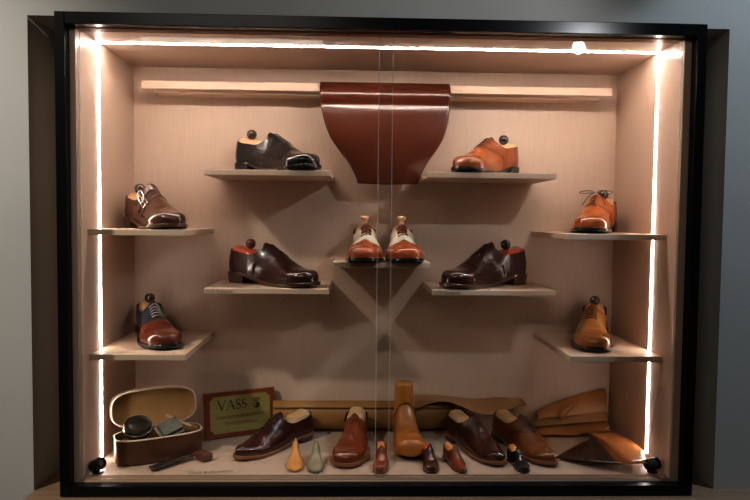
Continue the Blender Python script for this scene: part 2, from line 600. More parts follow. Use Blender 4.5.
def style(main, vamp=None, cap=None, facing=None, back=None, seam=.35, cap_x=.80, wing=False, kind='oxford', burnish=0.0, dark=(.02, .012, .01), qoff=0.0):
    """colour + thickness fields of an upper; x along the foot, hn relative height, y lateral (m)"""
    vamp = vamp or main; cap = cap or vamp; facing = facing or main; back = back or main
    def q_quarter(hn):
        if kind == 'derby':
            return qoff + .37 + .225 * sstep(.18, .97, hn)
        return qoff + .42 + .165 * sstep(.1, .95, hn) ** 1.3
    def q_cap(hn, y):
        if wing:
            if hn > .9:
                return .735 - .045 * (1 - y / .02 if y < .02 else 0)
            return .735 - .02 * sstep(.9, .6, hn) - .22 * sstep(.8, .05, hn)
        return cap_x - .018 * (1 - hn)
    def colour(x, hn, z, sd, y):
        if kind == 'slip':
            c = main
            d = abs(x - (.50 + .10 * sstep(.9, .3, hn)))
        else:
            qq = q_quarter(hn)
            c = main if x < qq else vamp
            if kind != 'none' and .41 < x < qq and y < .016 + .004 * (x < .46):
                c = facing
            d = abs(x - qq)
        qc = q_cap(hn, y)
        if (cap_x or wing) and x > qc:
            c = cap
        if cap_x or wing:
            d = min(d, abs(x - qc))
        if x < .15 - .06 * hn:
            c = back
        if seam:
            d2 = min(d, abs(x - (.15 - .06 * hn)) if back is not main or wing else 1)
            c = mix(c, dark, min(1, seam * 1.7) * (1 - sstep(.004, .010, d2)))
        if burnish:
            c = mix(c, dark, burnish * max(sstep(.84, 1, x), .7 * (1 - sstep(0, .16, x)), .8 * (1 - sstep(0, .25, hn)) * (x > .1)))
        if kind in ('oxford', 'derby') and .45 < x < .64 and y < .0022:
            c = mix(c, dark, .85)
        return c
    def thick(x, hn, z, sd, y):
        t = 0.0
        if kind != 'slip' and kind != 'none' and x > .12:
            qq = q_quarter(hn)
            if kind == 'derby':
                t += .0026 * (1 - sstep(qq - .008, qq + .004, x))
            else:
                t -= .0012 * (1 - sstep(qq - .008, qq + .004, x))
        if cap_x or wing:
            qc = q_cap(hn, y)
            t += .0014 * sstep(qc - .005, qc + .005, x)
        if kind in ('oxford', 'derby') and .44 < x < .58:
            t -= .0018 * (1 - sstep(.0005, .004, y))
        return t
    return colour, thick

def make_shoe(name, label, loc, yaw, st, group, leather='leather', sole='blacksole', tree='treewood', knob='ball', knobmat='blackknob',
              lace='lacedark', L=.31, side=1, pointed=False, heel=.022, spring=.007, hs=.96, bars=5, tongue=True, welt=.0045, cat='shoe',
              lace_half=.015, bow=False, bump=.012, crosslace=False, small=False, kx=.15):
    """loc = ground point under the middle of the shoe; yaw = direction of the toe about Z"""
    ft = Foot(L, side, pointed, heel, spring, hs)
    root = thing(name, label, cat, (loc[0], loc[1], loc[2] + .0008), yaw, group)
    def sh(V): return [(v[0] - L / 2, v[1], v[2]) for v in V]
    def shb(bm):
        for v in bm.verts: v.co.x -= L / 2
        return bm
    col, thk = st
    V, Fc, Cc = upper_mesh(ft, col, thk, 14 if small else 26, 48 if small else 110)
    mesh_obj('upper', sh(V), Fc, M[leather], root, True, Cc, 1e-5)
    V, Fc = sole_mesh(ft, welt)
    mesh_obj('sole', sh(V), Fc, M[sole], root, True, sharp=40)
    if heel > .002:
        V, Fc = heel_mesh(ft, welt)
        mesh_obj('heel', sh(V), Fc, M['blacksole' if sole == 'tansole' else sole], root, True, sharp=40)
    if tree:
        V, Fc = tree_mesh(ft, bump)
        t = mesh_obj('shoe_tree', sh(V), Fc, M[tree], root, True, merge=1e-6)
        if knob:
            prof = KNOB_BALL if knob == 'ball' else KNOB_SPOOL
            bm = bmesh.new()
            kz = ft.z0(kx) + ft.zc(kx) + (bump - .003) * ft.k
            add_lathe(bm, [(r * 1.16, h * 1.16) for r, h in prof], Matrix.Translation((kx * L - L / 2, ft.c(kx), kz)), 24)
            bm_obj('knob', bm, M[knobmat], t, True)
    if tongue:
        V, Fc = tongue_mesh(ft)
        mesh_obj('tongue', sh(V), Fc, M[leather], root, True, [col(.45, .9, .07, 1, .012)] * len(V), sharp=60)
    if bars:
        xs = [.475 + (.625 - .475) * i / max(1, bars - 1) for i in range(bars)]
        bm = lace_bars(ft, xs, lace_half, .0013, crosslace)
        if bow:
            for sg in (-1, 1):
                zt = ft.z0(.45) + ft.h(.45)
                x0, y0 = .455 * L, ft.c(.45)
                pts = [(x0 + .004 + .03 * math.sin(a) * .5, y0 + sg * (.004 + .024 * (1 - math.cos(a)) * .9), zt + .006 + .011 * math.sin(a * .5) - .010 * (1 - math.cos(a)) * .5 + .003 * math.sin(a)) for a in [2 * PI * i / 20 for i in range(21)]]
                add_tube(bm, pts, .0013, 6)
                pts = [(x0 + .012 + .022 * i / 8, y0 + sg * (.006 + .026 * i / 8), zt + .004 - .034 * (i / 8) ** 1.6) for i in range(9)]
                add_tube(bm, pts, .0013, 6)
        bm_obj('laces', shb(bm), M[lace], root, True)
    return root, ft, sh

def strap_part(root, ft, sh, x0, x1, y_from, y_to, colour, leather, lift=.0035):
    """monk strap lying over the instep between lateral angles y_from..y_to (fraction of the section arc)"""
    V, Fc = [], []
    n, m = 26, 8
    for i in range(n + 1):
        u = i / n
        a = y_from + (y_to - y_from) * u            # -1 .. 1 : feather to feather over the ridge
        for j in range(m + 1):
            v = j / m
            x = x0 + (x1 - x0) * v - .05 * (abs(a) ** 1.5)
            ex = 2 / ft.n(x)
            ph = PI / 2 * (1 - abs(a))
            y = ft.w(x) * math.cos(ph) ** ex * (1 if a > 0 else -1)
            z = ft.h(x) * math.sin(ph) ** ex
            zc = ft.zc(x)
            l = math.hypot(y, z)
            tl = lift * (1 - .6 * abs(2 * v - 1) ** 6)
            V.append((x * ft.L, ft.c(x) + y * (1 + tl / l), ft.z0(x) + z * (1 + tl / l)))
    for i in range(n):
        for j in range(m):
            a = i * (m + 1) + j
            Fc.append((a, a + 1, a + m + 2, a + m + 1))
    k = (n // 2) * (m + 1) + m // 2
    o = mesh_obj('monk_strap', sh(V), Fc, M[leather], root, True, [colour] * len(V))
    md = o.modifiers.new('thickness', 'SOLIDIFY'); md.thickness = .002; md.offset = -1
    return o, V

def buckle_part(strap, V, sh, m=8, n=26, at=.80, end=1):
    i = int(n * at)
    c = Vector(V[i * (m + 1) + m // 2]); e0 = Vector(V[i * (m + 1)]); e1 = Vector(V[i * (m + 1) + m])
    f = Vector(V[(i - 2) * (m + 1) + m // 2])
    ux = (e1 - e0).normalized(); uy = (c - f).normalized(); nn = ux.cross(uy).normalized()
    if nn.z < 0: nn = -nn
    w, h = (e1 - e0).length * .70, .0105
    pts = []
    for k in range(25):
        a = 2 * PI * k / 24
        ca, sa = math.cos(a), math.sin(a)
        pts.append(c + ux * w * math.copysign(abs(ca) ** .6, ca) + uy * h * math.copysign(abs(sa) ** .6, sa) + nn * .003)
    bm = bmesh.new()
    add_tube(bm, pts, .0018, 8)
    add_tube(bm, [c + ux * w * -1 + nn * .003, c + nn * .0036, c + ux * w + nn * .003], .001, 6)
    for v in bm.verts: v.co.x -= sh([(0, 0, 0)])[0][0] * -1
    bm_obj('buckle', bm, M['silver'], strap, True)

R = math.radians
SH = 'dress shoes on the wall shelves'
BLACK = (.005, .005, .007)
make_shoe('oxford_shoe', 'black cap-toe oxford shoe on the upper left shelf beside the hanging leather', (-.302, .325, Z_HI), R(-41),
          style(BLACK, seam=.5, cap_x=.76), SH, side=1, L=.325, hs=.97)
make_shoe('derby_shoe', 'tan brown derby shoe with knobbed tree on the upper right shelf', (.322, .325, Z_HI), R(180 + 48),
          style((.25, .070, .024), vamp=(.31, .085, .026), facing=(.17, .045, .018), seam=.65, cap_x=.80, kind='derby', burnish=.25, dark=(.06, .016, .008)), SH, side=-1, L=.305, hs=1.0, kx=.17)
root, ft, sh = make_shoe('monk_shoe', 'dark brown double-buckle monk shoe on the upper left corner shelf', (-.635, .235, Z_CORNER_HI), R(-52),
          style((.075, .030, .017), seam=.4, cap_x=.79, kind='slip', burnish=.3), SH, side=1, bars=0, knobmat='blackknob', tree='treewood', sole='brownsole')
for x0, x1 in ((.405, .465), (.500, .560)):
    o, V = strap_part(root, ft, sh, x0, x1, .40, -.80, (.062, .025, .015), 'leather')
    buckle_part(o, V, sh)
make_shoe('oxford_shoe', 'two-tone navy and chestnut oxford shoe on the lower left corner shelf', (-.640, .285, Z_CORNER_LO), R(-63),
          style((.026, .038, .058), vamp=(.16, .036, .016), cap=(.13, .03, .015), facing=(.024, .036, .055), back=(.16, .045, .02), seam=.5, cap_x=.80, burnish=.25, qoff=.07), SH, lace='lacewhite', side=-1, sole='blacksole')
make_shoe('derby_shoe', 'dark burgundy shoe with red tree on the left middle shelf, toe to the right', (-.312, .325, Z_LO), R(-35),
          style((.034, .010, .009), seam=.4, cap_x=.80, kind='derby', burnish=.3), SH, tree='redtree', knobmat='redknob', lace='lacedark', side=1, sole='brownsole', L=.325, hs=1.0, kx=.22)
make_shoe('derby_shoe', 'dark burgundy shoe with red tree on the right middle shelf, toe to the left', (.322, .325, Z_LO), R(180 + 36),
          style((.034, .010, .009), seam=.4, cap_x=.80, kind='derby', burnish=.3), SH, tree='redtree', knobmat='blackknob', lace='lacedark', side=-1, sole='brownsole', L=.33, hs=1.05, kx=.22)
TW = dict(main=(.78, .70, .56), vamp=(.78, .70, .56), cap=(.32, .072, .022), facing=(.30, .070, .022), back=(.32, .072, .022), seam=.35, wing=True, burnish=0.0, dark=(.10, .03, .015))
make_shoe('spectator_shoe', 'white and tan wingtip shoe, left one of the pair on the centre shelf', (-.043, .302, Z_MID), R(-91),
          style(**TW), 'two-tone pair on the centre shelf', knob='spool', knobmat='paleknob', side=1, crosslace=True, L=.295, welt=.0032)
make_shoe('spectator_shoe', 'white and tan wingtip shoe, right one of the pair on the centre shelf', (.077, .304, Z_MID), R(-90),
          style(**TW), 'two-tone pair on the centre shelf', knob='spool', knobmat='paleknob', side=-1, crosslace=True, L=.295, welt=.0032)
make_shoe('derby_shoe', 'bright orange-tan derby shoe with tied bow on the upper right corner shelf', (.640, .275, Z_CORNER_HI), R(-120),
          style((.38, .098, .022), seam=.6, cap_x=.79, kind='derby', burnish=.2, dark=(.06, .016, .008)), SH, side=-1, bow=True)
make_shoe('oxford_shoe', 'light honey-tan oxford shoe on the lower right corner shelf', (.644, .285, Z_CORNER_LO), R(-111),
          style((.36, .155, .045), vamp=(.40, .18, .055), cap=(.34, .115, .028), facing=(.32, .115, .032), seam=.45, cap_x=.78, burnish=.25, dark=(.10, .03, .012)), SH, side=-1, lace='lacebrown')

# shoes lying on the case floor
FL = 'full-size shoes on the case floor'
def floor_shoe(name, label, toe, rear, st, **kw):
    dx, dy = toe[0] - rear[0], toe[1] - rear[1]
    a = math.atan2(dy, dx)
    L = kw.pop('L', .285)
    c = (toe[0] - math.cos(a) * L / 2, toe[1] - math.sin(a) * L / 2, F0)
    return make_shoe(name, label, c, a, st, kw.pop('group', FL), L=L, **kw)
floor_shoe('oxford_shoe', 'dark maroon oxford shoe in front of the brass plaque', (-.394, .166), (-.20, .385),
           style((.045, .010, .010), seam=.35, cap_x=0, burnish=.3), leather='leather', sole='tansole', tree='paletree', knob=None, pointed=True, heel=.014, spring=.009, bars=4, side=-1, tongue=True)
floor_shoe('slip_on_shoe', 'reddish brown unlaced shoe on a pale last, left of the boot last', (-.090, .106), (-.050, .44),
           style((.17, .036, .012), seam=.5, cap_x=0, kind='slip', burnish=.15), leather='leather', sole='tansole', tree='paletree', knob=None, heel=.014, spring=.008, bars=0, side=1, tongue=True, bump=.02)
floor_shoe('derby_shoe', 'dark chocolate pointed derby shoe on the case floor right of the boot last', (.338, .116), (.232, .40),
           style((.042, .013, .009), vamp=(.055, .015, .010), seam=.45, cap_x=0, kind='derby', burnish=.3), leather='leather', sole='tansole', tree='paletree', knob=None, pointed=True, heel=.014, spring=.010, bars=5, lace='lacebrown', side=1)
floor_shoe('derby_shoe', 'mid brown pointed derby shoe with dark eyelets next to the leather swatches', (.482, .114), (.376, .40),
           style((.19, .060, .018), facing=(.11, .034, .014), seam=.5, cap_x=0, kind='derby', burnish=.2), leather='calf', sole='tansole', tree='paletree', knob=None, pointed=True, heel=.014, spring=.010, bars=6, side=1, lace_half=.008)

# miniature shoes in the front row
MG = 'miniature shoes along the front'
floor_shoe('miniature_shoe', 'tiny red-brown shoe between the unlaced shoe and the boot last', (.003, .070), (.010, .19),
           style((.22, .048, .02), seam=.4, cap_x=.8), L=.125, group=MG, sole='tansole', tree='tannedtree', knob=None, heel=.02, bars=3, small=True, bump=.02, hs=1.15, lace='lacebrown')
floor_shoe('miniature_shoe', 'tiny dark brown shoe just right of the boot last', (.142, .070), (.136, .19),
           style((.060, .018, .012), seam=.4, cap_x=.8), L=.125, group=MG, sole='brownsole', tree='redtree', knob=None, heel=.02, bars=3, small=True, hs=1.15)
floor_shoe('miniature_shoe', 'tiny chestnut pointed shoe with orange last, in front of the dark chocolate shoe', (.226, .070), (.196, .185),
           style((.19, .042, .018), seam=.4, cap_x=0, kind='derby'), L=.125, group=MG, sole='brownsole', tree='tannedtree', knob=None, pointed=True, heel=.02, bars=3, small=True, hs=1.1, bump=.02, lace='lacebrown')
floor_shoe('miniature_shoe', 'tiny black shoe with tan last, in front of the mid brown shoe', (.392, .072), (.376, .19),
           style((.010, .011, .014), seam=.4, cap_x=.8), L=.115, group=MG, sole='blacksole', tree='tannedtree', knob=None, heel=.02, bars=3, small=True, hs=1.1, bump=.02, lace='lacewhite')

# miniature lasts (solid wooden feet)
def make_last(name, label, toe, yaw, L, mat, group):
    ft = Foot(L, 1, True, .030, .010, .92, closed=True)
    root = thing(name, label, 'shoe last', (toe[0] - math.cos(yaw) * L / 2, toe[1] - math.sin(yaw) * L / 2, F0), yaw, group)
    V, Fc, Cc = [], [], []
    ns, nt = 48, 16
    hh = pchip([0, .05, .2, .3, .4, .55, .7, .85, 1.0], [.095, .115, .125, .118, .098, .070, .050, .038, .030])
    ww = pchip([0, .1, .3, .5, .68, .8, .92, 1.0], [.024, .029, .034, .050, .062, .057, .044, .034])
    k = ft.k
    for x in ft.stations(0, 1, ns):
        cap = (max(0, 1 - ((.07 - x) / .07) ** 2) ** .5 if x < .07 else 1) * (max(0, 1 - ((x - .86) / .14) ** 2.2) ** .5 if x > .86 else 1)
        w = ww(x) * k * cap
        h = hh(x) * k * (max(.02, 1 - ((x - .9) / .1) ** 2.2) ** .5 if x > .9 else 1)
        zb = ft.zb(x) * k
        for i in range(2 * nt):
            a = 2 * PI * i / (2 * nt)
            y = w * math.copysign(abs(math.cos(a)) ** .8, math.cos(a))
            s_ = math.sin(a)
            z = zb + (h * .32 + (h * .68 if s_ > 0 else h * .32) * math.copysign(abs(s_) ** .85, s_))
            if s_ > 0: y *= 1 - .45 * s_ * s_ * (1 - sstep(.3, .7, x))
            V.append((x * L - L / 2, y, z))
    m = 2 * nt
    for j in range(ns):
        for i in range(m):
            Fc.append((j * m + i, j * m + (i + 1) % m, (j + 1) * m + (i + 1) % m, (j + 1) * m + i))
    mesh_obj('last_body', V, Fc, mat, root, True, merge=1e-5)
    bm = bmesh.new()
    add_lathe(bm, [(0, -.002), (.0035, -.002), (.0035, .003), (.0028, .004), (0, .004)], Matrix.Translation((.17 * L - L / 2, 0, ft.zb(.17) * k + hh(.17) * k)), 14)
    bm_obj('plug', bm, M['paletree'], root, True)
    return root
M['orangewood'] = noise_mat('pale orange wood', (.60, .27, .085), (.52, .22, .065), scale=(4, 20, 20), nscale=4, rough=.45)
M['greywood'] = noise_mat('grey green stained wood', (.30, .26, .16), (.15, .135, .09), scale=(3, 6, 6), nscale=9, rough=.5, lo=.3, hi=.7)
make_last('miniature_last', 'tiny pale orange wooden last in front of the maroon shoe', (-.222, .080), R(-86), .115, M['orangewood'], 'miniature lasts')
make_last('miniature_last', 'tiny greyish wooden last beside the pale orange one', (-.168, .072), R(-88), .115, M['greywood'], 'miniature lasts')

# boot last: tall polished leg and a foot
boot = thing('boot_last', 'tall tan wooden boot last with smooth round leg standing in the middle', 'boot last', (.088, .270, F0 + .001), R(-86))
bL = .236
ft = Foot(bL, 1, False, .012, .012, 1.0, closed=True)
V, Fc, Cc = [], [], []
ns, nt = 64, 20
hh = pchip([0, .1, .25, .36, .48, .6, .75, .88, 1.0], [.070, .098, .118, .118, .092, .070, .056, .050, .046])
ww = pchip([0, .12, .3, .5, .7, .85, 1.0], [.026, .031, .031, .038, .0455, .0445, .039])
for x in ft.stations(0, 1, ns):
    cap = (max(0, 1 - ((.09 - x) / .09) ** 2.2) ** .45 if x < .09 else 1) * (max(0, 1 - ((x - .84) / .16) ** 2.6) ** .45 if x > .84 else 1)
    w = ww(x) * cap
    h = hh(x) * (max(.02, 1 - ((x - .9) / .1) ** 2.4) ** .42 if x > .9 else 1)
    zb = ft.zb(x) + .004 * sstep(.6, 1, x)
    for i in range(2 * nt):
        a = 2 * PI * i / (2 * nt)
        ca, sa = math.cos(a), math.sin(a)
        y = w * math.copysign(abs(ca) ** .75, ca)
        z = zb + h * .28 + (h * .72 if sa > 0 else h * .28) * math.copysign(abs(sa) ** (.85 if sa > 0 else .6), sa)
        V.append((x * bL - bL / 2, y, z))
        q = x - (.70 - .06 * (y / .04))
        c = (.34, .115, .024) if q < 0 else (.37, .125, .026)
        Cc.append(mix(c, (.10, .035, .012), .6 * (1 - sstep(.004, .018, abs(q))) + .35 * (1 - sstep(.1, .4, (z - zb) / h)) * (x > .6)))
m = 2 * nt
for j in range(ns):
    for i in range(m):
        Fc.append((j * m + i, j * m + (i + 1) % m, (j + 1) * m + (i + 1) % m, (j + 1) * m + i))
mesh_obj('foot_block', V, Fc, M['calf'], boot, True, Cc, 1e-5)
M['bootwood'] = noise_mat('polished amber wood', (.44, .17, .030), (.36, .13, .024), scale=(30, 30, 3), nscale=2, rough=.2, coat=.6)
bm = bmesh.new()
prof = [(0, .05), (.033, .05), (.0335, .08), (.031, .105), (.0285, .13), (.0285, .160), (.0285, .176), (.0272, .1795), (.024, .181), (0, .181)]
add_lathe(bm, prof, Matrix.Translation((-.060, 0, 0)), 32)
bm_obj('leg_block', bm, M['bootwood'], boot, True, 50)
# raised collar edge where the foot block meets the leg
pts = []
for i in range(17):
    u = -1 + i / 8
    a = u * 1.25
    pts.append((-.060 + .0325 * math.cos(a), .033 * math.sin(a), .128 - .052 * abs(u) ** 1.8))
bm = bmesh.new()
add_tube(bm, pts, .0022, 6)
bm_obj('collar_edge', bm, principled('dark edge', (.10, .035, .012), .4), boot, True)

# ------------------------------------------------------------------ leather hide over the rail
M['hide'] = noise_mat('glossy oxblood hide', (.055, .013, .007), (.078, .019, .009), nscale=5, rough=.27, coat=.35, bump=.0)
V, Fc = [], []
wl = pchip([0, .02, .05, .11, .165, .205, .25, .30, .33], [.195, .195, .195, .188, .172, .148, .116, .093, .086])
nu, arc = 40, []
yf, yb, zt = .366, .402, 1.1165
for i in range(9):      # back flap
    arc.append((yb + .004, zt - .012 - .008 * (1 - i / 8)))
for i in range(1, 12):  # over the top
    a = PI * i / 12
    arc.append(((yf + yb) / 2 + (yb - yf) / 2 * math.cos(a) * 1.1, zt - .012 + .009 * math.sin(a)))
for i in range(46):     # front fall
    t = i / 45
    arc.append((yf - .004 - .018 * math.sin(PI * min(1, t * 5)) * (t < .2) - .012 * math.sin(PI * t) - .012 * sstep(.05, .3, t), zt - .012 - .296 * t))
dist = 0
dl = []
for i, p in enumerate(arc):
    if i: dist += math.hypot(p[0] - arc[i-1][0], p[1] - arc[i-1][1])
    dl.append(dist)
d0 = dl[20]
for p, dd in zip(arc, dl):
    w = wl(max(0, dd - d0))
    for j in range(nu + 1):
        u = -1 + 2 * j / nu
        bow = .010 * u * u * sstep(0, .2, dd - d0)
        drop = .003 * (1 - u * u) * sstep(.15, .3, dd - d0)
        V.append((.018 + .011 * sstep(.02, .3, dd - d0) + u * w, p[0] + bow, p[1] - drop))
for i in range(len(arc) - 1):
    for j in range(nu):
        a = i * (nu + 1) + j
        Fc.append((a, a + 1, a + nu + 2, a + nu + 1))
o = mesh_obj('leather_hide', V, Fc, M['hide'], None, True)
md = o.modifiers.new('thickness', 'SOLIDIFY'); md.thickness = .002; md.offset = 0
tag(o, 'large oxblood leather hide draped over the wooden rail', 'leather')

# ------------------------------------------------------------------ leather on the case floor
M['rollleather'] = noise_mat('yellow tan leather', (.30, .145, .042), (.23, .11, .032), nscale=5, rough=.5)
M['tanhide'] = noise_mat('vegetable tan leather', (.46, .21, .075), (.35, .15, .05), nscale=5, rough=.48, bump=.05)
M['palehide'] = noise_mat('pale tan leather', (.38, .20, .085), (.29, .145, .06), nscale=6, rough=.55, bump=.05)
roll = thing('leather_roll', 'rolled yellowish tan leather lying along the back wall behind the shoes', 'leather', (-.02, .424, F0 + .0005))
V, Fc = [], []
turns, npt = 3.2, 110
sp = []
for i in range(npt + 1):
    t = i / npt
    r = .020 + .029 * t
    a = 2 * PI * turns * t + 1.2
    sp.append((r * .66 * math.cos(a), .0505 + r * math.sin(a)))
for x in (-.30, -.15, 0, .15, .27):
    for y, z in sp:
        V.append((x, y, z))
for j in range(4):
    for i in range(npt):
        a = j * (npt + 1) + i
        Fc.append((a, a + 1, a + npt + 2, a + npt + 1))
o = mesh_obj('rolled_sheet', V, Fc, M['rollleather'], roll, True)
md = o.modifiers.new('thickness', 'SOLIDIFY'); md.thickness = .002

def sheet(name, label, fn, mat, nu=28, nv=18, thick=.0022, cat='leather', group=None):
    V, Fc = [], []
    for j in range(nv + 1):
        for i in range(nu + 1):
            V.append(fn(i / nu, j / nv))
    for j in range(nv):
        for i in range(nu):
            a = j * (nu + 1) + i
            Fc.append((a, a + 1, a + nu + 2, a + nu + 1))
    o = mesh_obj(name, V, Fc, mat, None, True)
    md = o.modifiers.new('thickness', 'SOLIDIFY'); md.thickness = thick; md.offset = 0
    return tag(o, label, cat, group)
# hide draped on the roll, wavy front edge
def f_drape(u, v):
    x = .115 + .36 * u
    yfr = .372 + .010 * math.sin(u * 9) + .01 * u
    y = yfr + (.452 - yfr) * v
    base = .1335 + .006 * math.sin(u * 6 + .5) - .010 * u
    z = base - .020 * (1 - v) ** 2 * (.6 + .7 * math.sin(u * 8.5 + 2.2)) + .010 * v * math.exp(-((u - .78) / .16) ** 2)
    return (x, y, z)
sheet('leather_hide', 'thin tan leather sheet with a wavy edge lying on the leather roll', f_drape, M['palehide'])
# right-hand hides
def f_low(u, v):
    x = .505 + .235 * u + .012 * v
    y = .350 + .020 * u + (.095 - .022 * u) * v
    z = F0 + .004 + .014 * v + .022 * u * (.25 + .75 * v) + .006 * (1 - v) ** 3 + .003 * math.sin(u * 11)
    return (x, y, z)
sheet('leather_hide', 'lowest flat tan hide of the pile in the right back corner', f_low, M['tanhide'], group='hides piled in the right back corner')
def f_mid(u, v):
    x = .500 + .240 * u + .006 * v
    y = .392 + .014 * u + .034 * v
    z = F0 + .026 + .016 * u + (.006 + .034 * u ** .8) * v + .004 * math.sin(u * 9 + 1) * v
    return (x, y, z)
sheet('leather_hide', 'middle pale tan hide of the pile in the right back corner', f_mid, M['palehide'], group='hides piled in the right back corner')
def f_top(u, v):
    x = .515 + .228 * u + .003 * v
    y = .412 + .006 * u + .034 * v - .008 * math.sin(PI * v)
    z = F0 + .043 + .024 * u + (.008 + .056 * u ** .65) * v + .005 * math.sin(PI * u) * v
    return (x, y, z)
sheet('leather_hide', 'topmost smooth tan hide leaning up the right back corner', f_top, M['tanhide'], group='hides piled in the right back corner')
def f_curl(u, v):
    a = -1.1 + 2.0 * v
    x = .585 + .060 * u ** .8 + .006 * v
    y = .392 + .014 * math.cos(a)
    z = F0 + .060 + .062 * u + (.010 + .010 * (1 - u)) * math.sin(a)
    return (x, y, z)
sheet('leather_offcut', 'small curled tan leather offcut poking up from the hide pile', f_curl, M['tanhide'], 16, 12)

# fan of swatches
fan = thing('leather_swatch_fan', 'fanned deck of leather swatches, dark below and tan on top, by the right light strip', 'leather swatches', (.684, .326, F0 + .003))
FANC = [(.030, .018, .017), (.075, .036, .026), (.022, .017, .019), (.095, .040, .024), (.045, .030, .028)]
NSW = 17
for i in range(NSW):
    t = i / (NSW - 1)
    a = R(-133 + 49 * t ** .95)
    last_ = i >= NSW - 3
    col = (.42, .165, .05) if i == NSW - 1 else ((.34, .13, .045) if last_ else FANC[i % 5])
    mt = noise_mat('swatch leather', tuple(c * .85 for c in col), col, nscale=9, rough=.32, coat=.2)
    L_ = .222 + .026 * t
    w0, w1 = .018 + .026 * t * t, .034 + .009 * t
    z0, z1 = .003 + .0016 * i, .0015 + .0024 * i * (1 - .45 * t)
    u, n = Vector((math.cos(a), math.sin(a), 0)), Vector((-math.sin(a), math.cos(a), 0))
    V, Fc = [], []
    for k in range(11):
        s_ = k / 10
        for q in (-1, -.5, 0, .5, 1):
            p = u * (L_ * s_) + n * q * (w0 + (w1 - w0) * s_ ** .6)
            z = z0 * (1 - s_) + z1 * s_ + .012 * math.sin(PI * min(1, s_ * 1.05)) ** 1.2 * (.25 + .75 * t) * (1 - .45 * s_)
            V.append((p.x, p.y, z))
    for k in range(10):
        for q in range(4):
            b = k * 5 + q
            Fc.append((b, b + 1, b + 6, b + 5))
    o = mesh_obj('leather_swatch', V, Fc, mt, fan, True)
    md = o.modifiers.new('thickness', 'SOLIDIFY'); md.thickness = .0016; md.offset = 0
    if i == NSW - 1: o['label'] = 'tan top swatch'
bm = bmesh.new()
add_tube(bm, [(.030 + .011 * math.cos(2 * PI * k / 18), .006, .029 + .011 * math.sin(2 * PI * k / 18)) for k in range(19)], .0016, 6)
bm_obj('ring', bm, M['silver'], fan, True)

# ------------------------------------------------------------------ plaque
M['plaquewood'] = noise_mat('varnished red-brown plaque wood', (.24, .060, .022), (.17, .040, .016), scale=(6, 40, 40), nscale=2, rough=.28, coat=.4)
M['brass'] = noise_mat('brushed brass plate', (.30, .235, .075), (.36, .28, .10), scale=(3, 40, 40), nscale=3, rough=.42)
pw, ph = .222, .138
pa = math.atan2(.0905, .205)
plaque = thing('plaque', 'wooden plaque with a brass plate lettered VASS', 'plaque', (-.412, .374, F0 + .003), pa)
lean = Matrix.Rotation(R(-9), 4, 'X')
bm = bmesh.new()
add_box(bm, (-pw / 2, 0, 0), (pw / 2, .012, ph), .003)
board = bm_obj('board', bm, M['plaquewood'], plaque)
board.matrix_local = lean
# brass plate with scooped corners
pts = []
hw, hz, cr = pw / 2 - .017, ph / 2 - .014, .010
for sx, sz, a0 in ((1, 1, 180), (-1, 1, 270), (-1, -1, 0), (1, -1, 90)):
    cx_, cz_ = sx * hw, sz * hz
    arc_ = [R(a0 + 90 * k / 5) for k in range(6)]
    seg_ = [(cx_ + cr * math.cos(a), cz_ + cr * math.sin(a)) for a in arc_]
    pts += seg_[::-1]
V = [(x, -.0012, z + ph / 2) for x, z in pts] + [(x, .0006, z + ph / 2) for x, z in pts]
n = len(pts)
Fc = [tuple(range(n)), tuple(range(n, 2 * n))[::-1]] + [(i, (i + 1) % n, n + (i + 1) % n, n + i) for i in range(n)]
plate = mesh_obj('brass_plate', V, Fc, M['brass'], board)
plate['label'] = 'engraved brass plate'
# VASS in a roman face built from strokes
def stroke(bm, pts, w):
    vs = []
    for i, (x, z) in enumerate(pts):
        x0, z0 = pts[max(i - 1, 0)]; x1, z1 = pts[min(i + 1, len(pts) - 1)]
        l = math.hypot(x1 - x0, z1 - z0)
        nx, nz = -(z1 - z0) / l, (x1 - x0) / l
        ww = w[i] if isinstance(w, list) else w
        vs.append((bm.verts.new((x + nx * ww / 2, 0, z + nz * ww / 2)), bm.verts.new((x - nx * ww / 2, 0, z - nz * ww / 2))))
    for a, b in zip(vs[:-1], vs[1:]):
        bm.faces.new((a[0], a[1], b[1], b[0]))
bm = bmesh.new()
def let_V(o):
    stroke(bm, [(o, 1), (o + .42, 0)], .15); stroke(bm, [(o + .80, 1), (o + .42, 0)], .07)
    stroke(bm, [(o - .12, 1), (o + .2, 1)], .05); stroke(bm, [(o + .66, 1), (o + .94, 1)], .05)
def let_A(o):
    stroke(bm, [(o, 0), (o + .40, 1)], .07); stroke(bm, [(o + .40, 1), (o + .82, 0)], .15)
    stroke(bm, [(o + .16, .36), (o + .64, .36)], .06)
    stroke(bm, [(o - .12, 0), (o + .16, 0)], .05); stroke(bm, [(o + .64, 0), (o + .96, 0)], .05)
def let_S(o):
    p = []
    for k in range(25):
        t = k / 24
        a = R(40 + 230 * min(1, t * 2)) if t <= .5 else R(90 - 230 * (t - .5) * 2)
        cz = .75 if t <= .5 else .25
        p.append((o + .27 + .23 * math.cos(a), cz + .24 * math.sin(a)))
    stroke(bm, p, [.07 + .09 * math.exp(-((k / 24 - .5) / .2) ** 2) for k in range(25)])
    stroke(bm, [(o + .46, .98), (o + .46, .74)], .05); stroke(bm, [(o + .04, .26), (o + .04, .02)], .05)
let_V(0); let_A(1.02); let_S(2.08); let_S(2.78)
for v in bm.verts:
    v.co = Vector((-.068 + v.co.x * .0262, -.0016, .083 + v.co.z * .0285))
bm_obj('lettering', bm, M['ink'], plate)
for txt, z, sz in (('CHAUSSEUR DE BUDAPEST', .061, .0125), ('TRADITIONNELLE', .041, .0125)):
    text_obj('lettering', txt, sz, M['ink'], plate, Matrix.Translation((0 if sz else 0, -.0016, z)) @ FACE)
